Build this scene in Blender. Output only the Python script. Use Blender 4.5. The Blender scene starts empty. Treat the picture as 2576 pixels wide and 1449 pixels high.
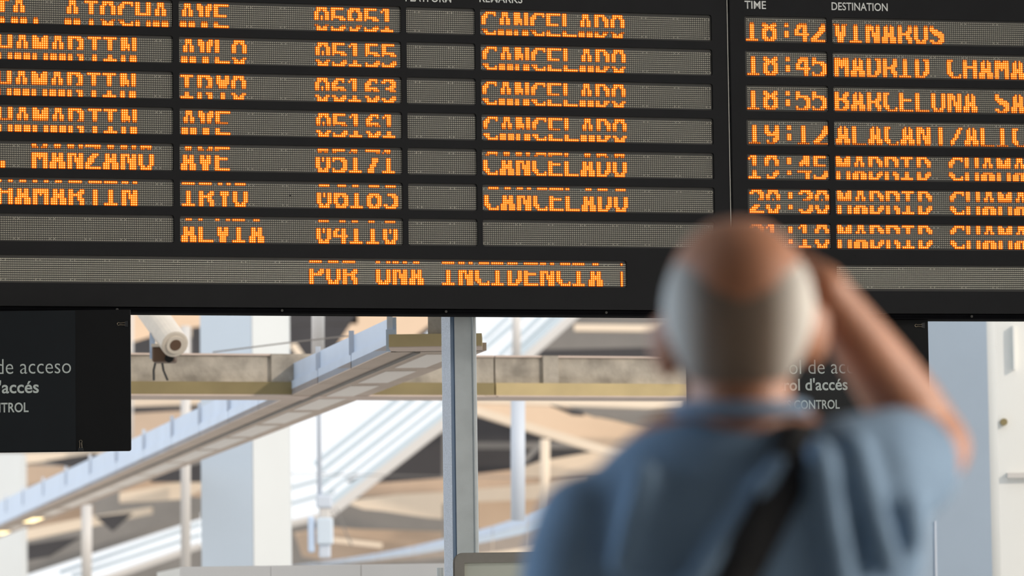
import bpy, bmesh, math, random
import numpy as np
from mathutils import Vector, Matrix

random.seed(7)
# ------------------------------------------------------------------ camera
FP = 9660.0; CX, CY = 1288.0, 724.5
CAMZ = 1.35
TH, RO = math.radians(4.56), math.radians(-0.77)
F = Vector((0, math.cos(TH), math.sin(TH))); U = Vector((0, -math.sin(TH), math.cos(TH))); X = Vector((1, 0, 0))
X2 = math.cos(RO) * X + math.sin(RO) * U
U2 = -math.sin(RO) * X + math.cos(RO) * U
scene = bpy.context.scene
col = scene.collection
cd = bpy.data.cameras.new('camera'); cam = bpy.data.objects.new('camera', cd); col.objects.link(cam)
cd.sensor_width = 36; cd.lens = FP / 2576 * 36
cd.clip_end = 800
cd.dof.use_dof = True; cd.dof.focus_distance = 14.35; cd.dof.aperture_fstop = 4.2
cam.matrix_world = Matrix(((X2.x, U2.x, -F.x, 0), (X2.y, U2.y, -F.y, 0), (X2.z, U2.z, -F.z, CAMZ), (0, 0, 0, 1)))
scene.camera = cam
# ------------------------------------------------------------------ world and lamps
w = bpy.data.worlds.new('world'); scene.world = w; w.use_nodes = True
bg = w.node_tree.nodes['Background']; bg.inputs[0].default_value = (0.95, 0.975, 1.0, 1); bg.inputs[1].default_value = 1.18
def area(name, loc, target, size, sizey, power, color):
    l = bpy.data.lights.new(name, 'AREA'); l.shape = 'RECTANGLE'; l.size = size; l.size_y = sizey; l.energy = power; l.color = color
    o = bpy.data.objects.new(name, l); col.objects.link(o); o.location = loc
    o.rotation_euler = (Vector(target) - Vector(loc)).to_track_quat('-Z', 'Y').to_euler()
    return o
area('added_side_light_left', (-4.8, 5.4, 2.5), (0.24, 4.2, 1.55), 2.2, 2.4, 230, (0.56, 0.76, 1.0))  # added cool rim light for the man, no window stands there
area('added_side_light_right', (4.8, 4.5, 2.5), (0.3, 4.2, 1.55), 1.8, 2.2, 380, (1.0, 0.92, 0.82))  # added warm rim light for the man's right side, no window built
sun = bpy.data.lights.new('sun', 'SUN'); sun.energy = 1.6; sun.angle = math.radians(3); sun.color = (1.0, 0.86, 0.7)
so = bpy.data.objects.new('sun', sun); col.objects.link(so)
area('added_board_light', (2.6, 8.0, 5.3), (0.9, 14.5, 3.2), 2.4, 1.2, 90, (1.0, 0.97, 0.93))  # added overhead light that brightens the board front, no fitting built
so.rotation_euler = Vector((-0.55, 0.45, -0.35)).to_track_quat('-Z', 'Y').to_euler()
scene.view_settings.view_transform = 'Standard'; scene.view_settings.look = 'None'
scene.view_settings.exposure = 0.0; scene.view_settings.gamma = 1.0; scene.view_settings.use_curve_mapping = False

# ------------------------------------------------------------------ helpers
def ray(px, py):
    return X2 * ((px - CX) / FP) - U2 * ((py - CY) / FP) + F
def P(px, py, Y):
    d = ray(px, py); q = d * (Y / d.y); return Vector((q.x, q.y, q.z + CAMZ))
def lin(c):
    return tuple(((v / 255) / 12.92 if v / 255 <= 0.04045 else ((v / 255 + 0.055) / 1.055) ** 2.4) for v in c)
def mat(name, rgb, rough=0.6, metal=0.0, var=0.0, scale=20.0, bump=0.0, bscale=60.0, spec=0.5, stretch=None):
    m = bpy.data.materials.new(name); m.use_nodes = True; nt = m.node_tree; b = nt.nodes['Principled BSDF']
    c = lin(rgb) + (1,)
    b.inputs['Base Color'].default_value = c; b.inputs['Roughness'].default_value = rough; b.inputs['Metallic'].default_value = metal
    b.inputs['Specular IOR Level'].default_value = spec
    tc = nt.nodes.new('ShaderNodeTexCoord'); src = tc.outputs['Object']
    if stretch:
        mp = nt.nodes.new('ShaderNodeMapping'); mp.inputs['Scale'].default_value = stretch
        nt.links.new(src, mp.inputs['Vector']); src = mp.outputs['Vector']
    if var > 0:
        n = nt.nodes.new('ShaderNodeTexNoise'); n.inputs['Scale'].default_value = scale; n.inputs['Detail'].default_value = 5
        r = nt.nodes.new('ShaderNodeMapRange'); r.inputs['From Min'].default_value = .3; r.inputs['From Max'].default_value = .7
        r.inputs['To Min'].default_value = 1 - var; r.inputs['To Max'].default_value = 1 + var
        mx = nt.nodes.new('ShaderNodeVectorMath'); mx.operation = 'SCALE'; mx.inputs[0].default_value = c[:3]
        nt.links.new(src, n.inputs['Vector']); nt.links.new(n.outputs['Fac'], r.inputs['Value'])
        nt.links.new(r.outputs[0], mx.inputs['Scale']); nt.links.new(mx.outputs[0], b.inputs['Base Color'])
    if bump > 0:
        n = nt.nodes.new('ShaderNodeTexNoise'); n.inputs['Scale'].default_value = bscale; n.inputs['Detail'].default_value = 4
        bp = nt.nodes.new('ShaderNodeBump'); bp.inputs['Strength'].default_value = bump; bp.inputs['Distance'].default_value = 0.01
        nt.links.new(src, n.inputs['Vector']); nt.links.new(n.outputs['Fac'], bp.inputs['Height']); nt.links.new(bp.outputs[0], b.inputs['Normal'])
    return m
M = {}
M['bezel'] = mat('matte_black_powder_coat', (26, 26, 27), .65, 0, .10, 8, .12, 900, .2)
M['rail'] = mat('black_anodised_rail', (16, 16, 18), .9, .0, .15, 15, 0, 60, .02)
M['edge'] = mat('brushed_edge_metal', (150, 148, 140), .35, .8)
M['plate'] = mat('dark_olive_lamp_plate', (54, 52, 47), .6, 0, .1, 30)
M['lens'] = mat('clear_beige_lamp_lens', (208, 202, 184), .35, 0, .08, 300)
M['print'] = mat('light_grey_print', (222, 222, 216), .6)
M['print2'] = mat('grey_green_print', (188, 196, 190), .6)
M['sign'] = mat('blue_black_sign_face', (13, 17, 19), .45, 0, .1, 10, 0, 60, .3)
M['sign2'] = mat('black_sign_cover', (12, 12, 12), .6, 0, .1, 10, 0, 60, .2)
M['wire'] = mat('steel_wire', (190, 175, 150), .3, .9)
M['black'] = mat('black_plastic', (12, 12, 12), .5)
M['steel'] = mat('grey_painted_steel', (200, 205, 204), .35, .0, .05, 14, .10, 300)
M['galv'] = mat('speckled_galvanised_steel', (226, 236, 250), .22, .35, .10, 160, .7, 420)
M['slate'] = mat('slate_blue_painted_shadow', (112, 134, 160), .4, .1)  # shadow beside the post's left flange, painted as dark blue
M['frame'] = mat('bronze_anodised_frame', (150, 145, 136), .3, .35, .05, 30)
M['poster'] = mat('pale_green_grey_panel', (190, 192, 178), .5, 0, .03, 5)
M['concrete'] = mat('rough_concrete', (172, 164, 152), .9, 0, .38, 7, .4, 30)
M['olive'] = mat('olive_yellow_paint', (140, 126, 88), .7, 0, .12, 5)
M['olive2'] = mat('olive_painted_as_lit', (196, 176, 130), .7, 0, .10, 5)  # olive flange colour lightened so that the beams look lit
M['lip'] = mat('pinkish_grey_render', (208, 190, 178), .8, 0, .06, 5)
M['fascia'] = mat('pale_blue_metal_fascia', (196, 214, 238), .4, .05, .05, 3)
M['soffit'] = mat('taupe_soffit_panel', (194, 177, 163), .7, 0, .08, 2)
M['lamp_off'] = mat('white_diffuser', (232, 224, 216), .5)
M['colblue'] = mat('blue_grey_column_paint', (206, 218, 230), .7, 0, .03, 1)
M['cream'] = mat('cream_column_paint', (214, 218, 219), .7, 0, .03, 1)
M['pillar'] = mat('slate_blue_pillar_paint', (160, 176, 193), .6, 0, .06, 1.2)
M['wallwhite'] = mat('white_wall_paint', (240, 240, 236), .7, 0, .03, 1)
M['tan2'] = mat('tan_roof_painted_as_lit', (228, 200, 172), .8, 0, .06, .8)  # brighter copy of the roof tan, light painted into the colour
M['tan'] = mat('tan_roof_panel', (196, 172, 150), .8, 0, .08, .8)
M['beige'] = mat('beige_roof_beam', (234, 216, 194), .8, 0, .05, .8)
M['dark'] = mat('dark_roof_void', (64, 62, 64), .8, 0, .15, .8)  # solid dark colour standing in for the shade of open roof voids
M['midgrey'] = mat('grey_roof_sheet', (128, 124, 120), .8, 0, .12, .8)
M['slat'] = mat('pale_louvre_metal', (196, 210, 220), .5, .1)
M['pipe'] = mat('off_white_pipe_paint', (212, 208, 204), .5)
M['bluepipe'] = mat('pale_blue_pole_paint', (204, 212, 224), .5)
M['partition'] = mat('light_grey_partition_panel', (242, 240, 238), .7, 0, .03, 2)
M['camwhite'] = mat('off_white_camera_shell', (214, 204, 190), .4, 0, .05, 20)
M['cambrown'] = mat('brown_camera_box', (96, 72, 54), .5)
M['skin'] = mat('sun_tanned_skin', (152, 100, 70), .55, 0, .10, 14, .1, 200)
M['hair'] = mat('white_hair_painted_shade', (158, 146, 128), .8, 0, .22, 60, .6, 240)
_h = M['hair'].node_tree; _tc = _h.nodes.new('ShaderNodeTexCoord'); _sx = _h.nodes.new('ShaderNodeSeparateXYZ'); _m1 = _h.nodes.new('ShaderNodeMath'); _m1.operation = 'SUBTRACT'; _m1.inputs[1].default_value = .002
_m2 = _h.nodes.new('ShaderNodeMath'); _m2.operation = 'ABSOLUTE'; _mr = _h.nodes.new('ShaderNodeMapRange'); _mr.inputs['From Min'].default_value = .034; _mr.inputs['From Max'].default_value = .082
_mx = _h.nodes.new('ShaderNodeMix'); _mx.data_type = 'RGBA'; _mx.inputs['A'].default_value = lin((104, 86, 70)) + (1,); _mx.inputs['B'].default_value = lin((200, 196, 188)) + (1,)  # shade at the back of the head and lit sides painted into hair colour
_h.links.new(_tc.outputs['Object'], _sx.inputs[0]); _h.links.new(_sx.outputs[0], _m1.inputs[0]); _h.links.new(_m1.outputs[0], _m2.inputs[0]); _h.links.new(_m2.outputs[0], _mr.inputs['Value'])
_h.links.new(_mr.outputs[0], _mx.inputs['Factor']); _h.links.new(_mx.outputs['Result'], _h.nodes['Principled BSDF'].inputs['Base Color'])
M['shirt'] = mat('blue_grey_cotton_shirt', (100, 122, 144), .9, 0, .10, 9, .9, 9)
M['trouser'] = mat('dark_trouser_cloth', (44, 46, 54), .9, 0, .1, 20)
M['shoe'] = mat('brown_shoe_leather', (70, 48, 36), .5)
M['strap'] = mat('black_woven_strap', (13, 13, 15), .8)
M['floor'] = mat('polished_grey_floor', (196, 192, 186), .25, 0, .08, 1.5)
M['ceil'] = mat('ceiling_grey_paint', (150, 148, 146), .8, 0, .05, 1)
# emissive lamp materials
def emis_attr(name):
    m = bpy.data.materials.new(name); m.use_nodes = True; nt = m.node_tree; nt.nodes.clear()
    a = nt.nodes.new('ShaderNodeAttribute'); a.attribute_name = 'glow'
    e = nt.nodes.new('ShaderNodeEmission'); e.inputs[1].default_value = 1.0; o = nt.nodes.new('ShaderNodeOutputMaterial')
    nt.links.new(a.outputs['Color'], e.inputs[0]); nt.links.new(e.outputs[0], o.inputs[0])
    m.cycles.emission_sampling = 'NONE'
    return m
M['lit'] = emis_attr('amber_lamp_glow')
def emis(name, rgb, s):
    m = bpy.data.materials.new(name); m.use_nodes = True; b = m.node_tree.nodes['Principled BSDF']
    b.inputs['Emission Color'].default_value = lin(rgb) + (1,); b.inputs['Emission Strength'].default_value = s; return m
M['lamp_on'] = emis('warm_lit_diffuser', (255, 226, 150), 2.2)

def link(name, me, parent=None, m=None):
    o = bpy.data.objects.new(name, me); col.objects.link(o)
    if parent is not None: o.parent = parent
    if m is not None and me is not None and not me.materials: me.materials.append(M[m] if isinstance(m, str) else m)
    return o
def empty(name, loc, rz=0.0):
    o = bpy.data.objects.new(name, None); col.objects.link(o); o.location = loc; o.rotation_euler = (0, 0, rz); o.empty_display_size = .1
    return o
def tag(o, label=None, cat=None, group=None, kind=None):
    if label: o['label'] = label
    if cat: o['category'] = cat
    if group: o['group'] = group
    if kind: o['kind'] = kind
    return o
def mesh(name, v, f, smooth=False):
    me = bpy.data.meshes.new(name); me.from_pydata([tuple(p) for p in v], [], f); me.update()
    if smooth: me.polygons.foreach_set('use_smooth', [True] * len(me.polygons))
    return me
class G:
    """collects geometry into one mesh"""
    def __init__(s): s.v = []; s.f = []
    def add(s, v, f):
        n = len(s.v); s.v += [tuple(p) for p in v]; s.f += [tuple(i + n for i in q) for q in f]; return s
    def box(s, x0, x1, y0, y1, z0, z1):
        v = [(x, y, z) for z in (z0, z1) for y in (y0, y1) for x in (x0, x1)]
        return s.add(v, [(0, 2, 3, 1), (4, 5, 7, 6), (0, 1, 5, 4), (2, 6, 7, 3), (0, 4, 6, 2), (1, 3, 7, 5)])
    def prism(s, poly, vec):
        n = len(poly); a = [Vector(p) for p in poly]; b = [p + Vector(vec) for p in a]
        return s.add(a + b, [tuple(range(n))[::-1], tuple(range(n, 2 * n))] + [(i, (i + 1) % n, n + (i + 1) % n, n + i) for i in range(n)])
    def tube(s, pts, r, n=10, cap=True):
        pts = [Vector(p) for p in pts]; rr = r if isinstance(r, (list, tuple)) else [r] * len(pts)
        v = []; f = []
        for i, p in enumerate(pts):
            t = (pts[min(i + 1, len(pts) - 1)] - pts[max(i - 1, 0)]).normalized()
            a = t.orthogonal().normalized() if i == 0 else (a - a.dot(t) * t).normalized()
            b = t.cross(a)
            for k in range(n):
                an = 2 * math.pi * k / n; v.append(p + (a * math.cos(an) + b * math.sin(an)) * rr[i])
        for i in range(len(pts) - 1):
            for k in range(n): f.append((i * n + k, i * n + (k + 1) % n, (i + 1) * n + (k + 1) % n, (i + 1) * n + k))
        if cap: f.append(tuple(range(n))[::-1]); f.append(tuple(range((len(pts) - 1) * n, len(pts) * n)))
        return s.add(v, f)
    def out(s, name, parent=None, m=None, smooth=False, origin=None):
        v = s.v
        if origin is not None:
            o = Vector(origin); v = [tuple(Vector(p) - o) for p in v]
        me = mesh(name, v, s.f, smooth)
        bm = bmesh.new(); bm.from_mesh(me); bmesh.ops.recalc_face_normals(bm, faces=bm.faces); bm.to_mesh(me); bm.free()
        if smooth: me.polygons.foreach_set('use_smooth', [True] * len(me.polygons))
        ob = link(name, me, parent, m)
        if origin is not None: ob.location = origin
        return ob
def beam_geo(a, b, h, d, g=None):
    g = g or G(); a = Vector(a); b = Vector(b); t = (b - a).normalized()
    s = t.cross(Vector((0, 0, 1)))
    s = s.normalized() if s.length > 1e-3 else Vector((1, 0, 0))
    up = s.cross(t).normalized()
    q = [(-d / 2, -h / 2), (d / 2, -h / 2), (d / 2, h / 2), (-d / 2, h / 2)]
    return g.prism([a + s * i + up * j for i, j in q], b - a)
def bevel(ob, wdt, seg=2):
    md = ob.modifiers.new('bevel', 'BEVEL'); md.width = wdt; md.segments = seg; md.limit_method = 'ANGLE'; return ob
def text_mesh(txt, bold=0.0, ext=0.0):
    c = bpy.data.curves.new('t', 'FONT'); c.body = txt; c.size = 1; c.offset = bold; c.extrude = ext; c.resolution_u = 4
    o = bpy.data.objects.new('t', c); col.objects.link(o)
    bpy.context.view_layer.update()
    me = bpy.data.meshes.new_from_object(o.evaluated_get(bpy.context.evaluated_depsgraph_get()))
    bpy.data.objects.remove(o); bpy.data.curves.remove(c)
    return me

# ------------------------------------------------------------------ hall shell
def struct(name, g, m, label=None):
    o = g.out(name, None, m); o['kind'] = 'structure'
    if label: o['label'] = label
    return o
struct('floor', G().box(-16, 22, -8, 16.8, -.2, 0).box(-16, 22, 16.8, 130, -.2, 0), 'floor')
struct('ceiling', G().box(-12, 12, -8, 14.2, 5.6, 5.8), 'ceil')
struct('wall_left', G().box(-12.3, -12, -8, 5, 0, 5.6), 'ceil')
struct('wall_rear', G().box(-12, 12, -8.3, -8, 0, 5.6), 'ceil')

# ------------------------------------------------------------------ the two display boards
DS = 14.5; SX = 0.8358
YAW = {'L': math.radians(15.15), 'R': math.radians(12.38)}
Z1, DZ = 2.187 + CAMZ, .132
ZS = {'L': 1.2449 + CAMZ, 'R': 1.2369 + CAMZ}
ZB = {'L': 1.0593 + CAMZ, 'R': 1.0501 + CAMZ}
GP = .00787; WH = .1015; HREC = .012
def uz(side, px, py, d=0.0):
    y = YAW[side]; e = Vector((math.cos(y), math.sin(y), 0)); n = Vector((-math.sin(y), math.cos(y), 0)); S = Vector((SX, DS, 0)) + n * d
    r = ray(px, py); t = n.dot(S) / n.dot(r); q = r * t
    return (q - S).dot(e), q.z + CAMZ
def par(side, u, d=HREC):
    y = YAW[side]; x = SX + u * math.cos(y); yy = DS + u * math.sin(y)
    return d * math.tan(y + x / yy)
FONT = {
'A': "..###../..###../..#.#../.##.##./.##.##./.##.##./.#####./.#####./###.###/###.###/###.###",
'B': "######./##..###/##...##/##..###/##..##./######./##..###/##...##/##...##/##..###/######.",
'C': "..#####/.##...#/###..../##...../##...../##...../##...../##...../###..../.##...#/..#####",
'D': "#####../##..##./##..###/##...##/##...##/##...##/##...##/##...##/##..###/##..##./#####..",
'E': "#######/##...../##...../##...../##...../######./##...../##...../##...../##...../#######",
'H': "##...##/##...##/##...##/##...##/##...##/#######/##...##/##...##/##...##/##...##/##...##",
'I': "######./..##.../..##.../..##.../..##.../..##.../..##.../..##.../..##.../..##.../######.",
'L': "##...../##...../##...../##...../##...../##...../##...../##...../##...../##...../#######",
'M': "##...##/###.###/###.###/#######/#######/#######/##.#.##/##...##/##...##/##...##/##...##",
'N': "###..##/###..##/###..##/####.##/####.##/##.#.##/##.####/##.####/##..###/##..###/##..###",
'O': ".#####./.##.##./##...##/##...##/##...##/##...##/##...##/##...##/##...##/.##.##./.#####.",
'P': "######./##..###/##...##/##...##/##...##/##..###/######./##...../##...../##...../##.....",
'R': "######./##..###/##...##/##...##/##...##/##..###/######./##..##./##..###/##...##/##...##",
'S': ".#####./##..###/##...../##...../####.../.#####./..#####/....###/.....##/##..###/.#####.",
'T': ".######/...##../...##../...##../...##../...##../...##../...##../...##../...##../...##..",
'U': "##...##/##...##/##...##/##...##/##...##/##...##/##...##/##...##/##...##/###.###/.#####.",
'V': "##...##/###.###/###.###/.##.##./.##.##./.##.##./.#####./.#####./..###../..###../..###..",
'Y': ".##..##/.##..##/.######/.######/..####./..####./...##../...##../...##../...##../...##..",
'Z': "#######/....###/....###/...###./...###./..###../.###.../.###.../###..../##...../#######",
'0': ".#####./.##.##./##...##/##...##/##.#.##/##.#.##/##...##/##...##/##...##/.##.##./.#####.",
'1': ".###.../#.##.../..##.../..##.../..##.../..##.../..##.../..##.../..##.../..##.../######.",
'2': ".#####./##..###/.....##/.....##/....###/....###/...###./..###../.###.../###..../#######",
'3': ".#####./##..###/.....##/....###/..####./....###/.....##/.....##/.....##/##..###/.#####.",
'4': "...###./...###./..####./.#####./.##.##./##..##./##..##./#######/....##./....##./....##.",
'5': "######./##...../##...../##...../######./#...###/.....##/.....##/.....##/#...###/######.",
'6': "..####./.##..#./###..../##...../######./###.###/##...##/##...##/##...##/.##.###/.#####.",
'7': "#######/.....##/.....##/....###/...###./...###./...##../..###../..##.../.###.../.###...",
'8': ".#####./###.###/##...##/###.###/.#####./###.###/##...##/##...##/##...##/###.###/.#####.",
'9': ".#####./###.##./##...##/##...##/##...##/###.###/.######/.....##/....###/.#..##./.####..",
':': "......./...##../...##../...##../......./......./...##../...##../...##../......./.......",
'.': "......./......./......./......./......./......./......./......./..##.../..##.../..##...",
'/': ".....##/.....##/.....##/....##./....##./...##../...##../..##.../.##..../.##..../.#.....",
'|': "#....../#....../#....../#....../#....../#....../#....../#....../#....../#....../#......",
' ': "/".join(["......."] * 11)}
MASK = {('L', 1): [1, 1, 1, 1, 1, 1, 0, 0, .3, 1, 1], ('L', 2): [1, 1, 1, 1, 1, .9, 0, 0, .7, 1, 1], ('L', 3): [1, 1, 1, 1, 1, .7, 0, 0, .85, 1, 1],
        ('L', 4): [1, 1, 1, 1, 1, .45, 0, 0, 1, 1, 1], ('L', 5): [1, .4, 0, 0, 1, 1, 1, 1, 1, 1, 1], ('L', 6): [.95, 0, 0, 0, 1, 1, 1, 1, 1, 1, 1],
        ('L', 7): [.8, 0, 0, 0, 1, 1, 1, 1, 1, 1, 1], ('L', 8): [.9, 0, 0, 0, 1, 1, 1, 1, 1, 1, 1],
        ('R', 1): [0, 0, .35, 1, 1, 1, 1, 1, 1, 1, .8], ('R', 2): [0, 0, .7, 1, 1, 1, 1, 1, 1, 1, .7], ('R', 3): [0, 0, .9, 1, 1, 1, 1, 1, 1, 1, .6],
        ('R', 4): [0, 0, .9, 1, 1, 1, 1, 1, 1, 1, .3], ('R', 5): [1, 1, 1, 1, .7, 0, 0, .7, 1, 1, 1], ('R', 6): [1, 1, 1, 1, .5, 0, 0, .9, 1, 1, 1],
        ('R', 7): [1, 1, 1, .9, 0, 0, 0, .85, 1, 1, 1]}
def lamps(side, row, u_anchor, umin, umax, ztop, text, tcol, parent, label_text, g=GP, gz=GP, xph=-.7):
    """all lamps of one display: unlit lens geometry and lit amber lamps. local x=u, y=depth, z=height"""
    K = row != 8 and row % 2 == 1
    strip = row == 8
    k0 = math.ceil((umin - u_anchor) / g); k1 = math.floor((umax - u_anchor) / g)
    z0 = ztop - (.0137 if side == 'L' else .0100)
    if side == 'R' and strip: z0 = ztop - .0105
    lit = {}
    if text:
        for ci, ch in enumerate(text):
            rows = FONT[ch].split('/')
            for r in range(11):
                for c in range(7):
                    if rows[r][c] == '#':
                        b = MASK[(side, row)][r]
                        if b > 0: lit[(tcol + ci * 8 + c, r)] = b
    V = []; Fq = []
    sx = 1 if (K or strip) else -1
    # unit pieces for the unlit lamp: raised lens + chevron
    def frus(cx, cz, wx, wz, dpt):
        return [(cx - wx, 0, cz - wz), (cx + wx, 0, cz - wz), (cx + wx, 0, cz + wz), (cx - wx, 0, cz + wz),
                (cx - wx * .7, -dpt, cz - wz * .7), (cx + wx * .7, -dpt, cz - wz * .7), (cx + wx * .7, -dpt, cz + wz * .7), (cx - wx * .7, -dpt, cz + wz * .7)]
    FF = [(4, 5, 6, 7), (0, 1, 5, 4), (1, 2, 6, 5), (2, 3, 7, 6), (3, 0, 4, 7)]
    if strip:
        uv = frus(0, 0, .19 * g, .27 * g, .0015) + frus(.45 * g, 0, .19 * g, .27 * g, .0015)
        uf = FF + [tuple(i + 8 for i in q) for q in FF]
    else:
        uv = frus(0, 0, .175 * g, .30 * g, .0016)
        a = .20 * g * sx; b = .56 * g * sx; t = .10 * g
        ch = [(a, -.0012, 0), (b, -.0012, .30 * g), (b, -.0002, .30 * g - 2 * t), (a + 1.6 * t * sx, -.0002, 0 - 0),
              (b, -.0012, -.30 * g), (b, -.0002, -.30 * g + 2 * t)]
        uv = uv + ch
        uf = FF + [(8, 9, 10, 11), (8, 11, 13, 12)]
    uv = np.array(uv); ks = []; 
    for k in range(k0, k1 + 1):
        for r in range(11):
            if lit.get((k, r), 0) < .6: ks.append((u_anchor + k * g, 0, z0 - r * gz))
    off = np.array(ks)
    vv = (off[:, None, :] + uv[None]).reshape(-1, 3)
    nf = []
    for i in range(len(ks)):
        o = i * len(uv); nf += [tuple(j + o for j in q) for q in uf]
    vl = vv.tolist()
    for mk in range(math.ceil((umin - u_anchor) / (16 * g)) - 1, math.floor((umax - u_anchor) / (16 * g)) + 2):
        for dx_ in (xph, xph + 2):
            for rr_ in (.55, 9.55):
                cx = u_anchor + (mk * 16 + dx_) * g; cz = z0 - rr_ * gz
                if not (umin < cx < umax): continue
                for q in (-1, 1):
                    o = len(vl); a_, t_ = .42 * g, .07 * g
                    vl += [[cx - a_ - t_, -.0018, cz - q * a_], [cx - a_ + t_, -.0018, cz - q * a_], [cx + a_ + t_, -.0018, cz + q * a_], [cx + a_ - t_, -.0018, cz + q * a_]]
                    nf.append((o, o + 1, o + 2, o + 3))
    vv = np.array(vl)
    ob = link('unlit_lamps', mesh('unlit_lamps', vv.tolist(), nf), parent, 'lens'); ob['kind'] = 'stuff'; ob.location = (0, HREC, 0)
    lk = [(k, r, b) for (k, r), b in lit.items() if k0 <= k <= k1]
    if lk:
        n = 8; vs = []; fs = []; cs = []
        for k, r, b in lk:
            cx = u_anchor + k * g; cz = z0 - r * gz; o = len(vs); sc = .55 + .45 * b
            ringr = [.20, .37, .55, .80]; cols = [(1.9, 1.0, .26), (1.7, .31, .010), (.95, .12, .0), (.20, .018, 0)]  # outer rings reach past the lamp to draw its bloom halo
            vs.append((cx, -.0042, cz)); cs.append((2.2, 1.6, .75))
            for ri, rad in enumerate(ringr):
                for q in range(n):
                    an = 2 * math.pi * (q + .5) / n
                    vs.append((cx + rad * g * sc * math.cos(an), (-.0039, -.0033, -.0026, -.0016)[ri], cz + rad * g * sc * math.sin(an)))
                    cs.append(tuple(x * (.35 + .65 * b) for x in cols[ri]))
            for q in range(n):
                q2 = (q + 1) % n
                fs.append((o, o + 1 + q, o + 1 + q2))
                for ri in range(3): fs.append((o + 1 + ri * n + q, o + 1 + (ri + 1) * n + q, o + 1 + (ri + 1) * n + q2, o + 1 + ri * n + q2))
        me = mesh('lit_lamps', vs, fs)
        at = me.color_attributes.new('glow', 'FLOAT_COLOR', 'POINT')
        at.data.foreach_set('color', np.array([c + (1.0,) for c in cs], dtype=np.float32).ravel())
        o2 = link('lit_lamps', me, parent, 'lit'); o2['kind'] = 'stuff'; o2.location = (0, HREC, 0)
        o2['label'] = 'amber lamps spelling ' + label_text
def rrect(x0, x1, z0, z1, r, n=5):
    pts = []
    for cx, cz, a0 in ((x1 - r, z1 - r, 0), (x0 + r, z1 - r, 90), (x0 + r, z0 + r, 180), (x1 - r, z0 + r, 270)):
        for k in range(n): 
            a = math.radians(a0 + 90 * k / (n - 1)); pts.append((cx + r * math.cos(a), cz + r * math.sin(a)))
    return pts
def bezel_cell(g, X0, X1, Zb, Zt, wx0, wx1, wz0, wz1, r=.0085, n=5):
    rr = rrect(wx0, wx1, wz0, wz1, r, n); N = len(rr)
    o = len(g.v)
    outer = [(X1, Zt), (X0, Zt), (X0, Zb), (X1, Zb)]
    v = [(x, 0, z) for x, z in rr] + [(x, HREC, z) for x, z in rr] + [(x, 0, z) for x, z in outer]
    f = []
    for i in range(N):
        j = (i + 1) % N; f.append((i, j, N + j, N + i))
        c = i // n
        if i % n < n - 1: f.append((i, 2 * N + c, j))
        else: f.append((i, 2 * N + c, 2 * N + (c + 1) % 4, j))
    g.add(v, f)
TOPZ = Z1 + .36
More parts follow.
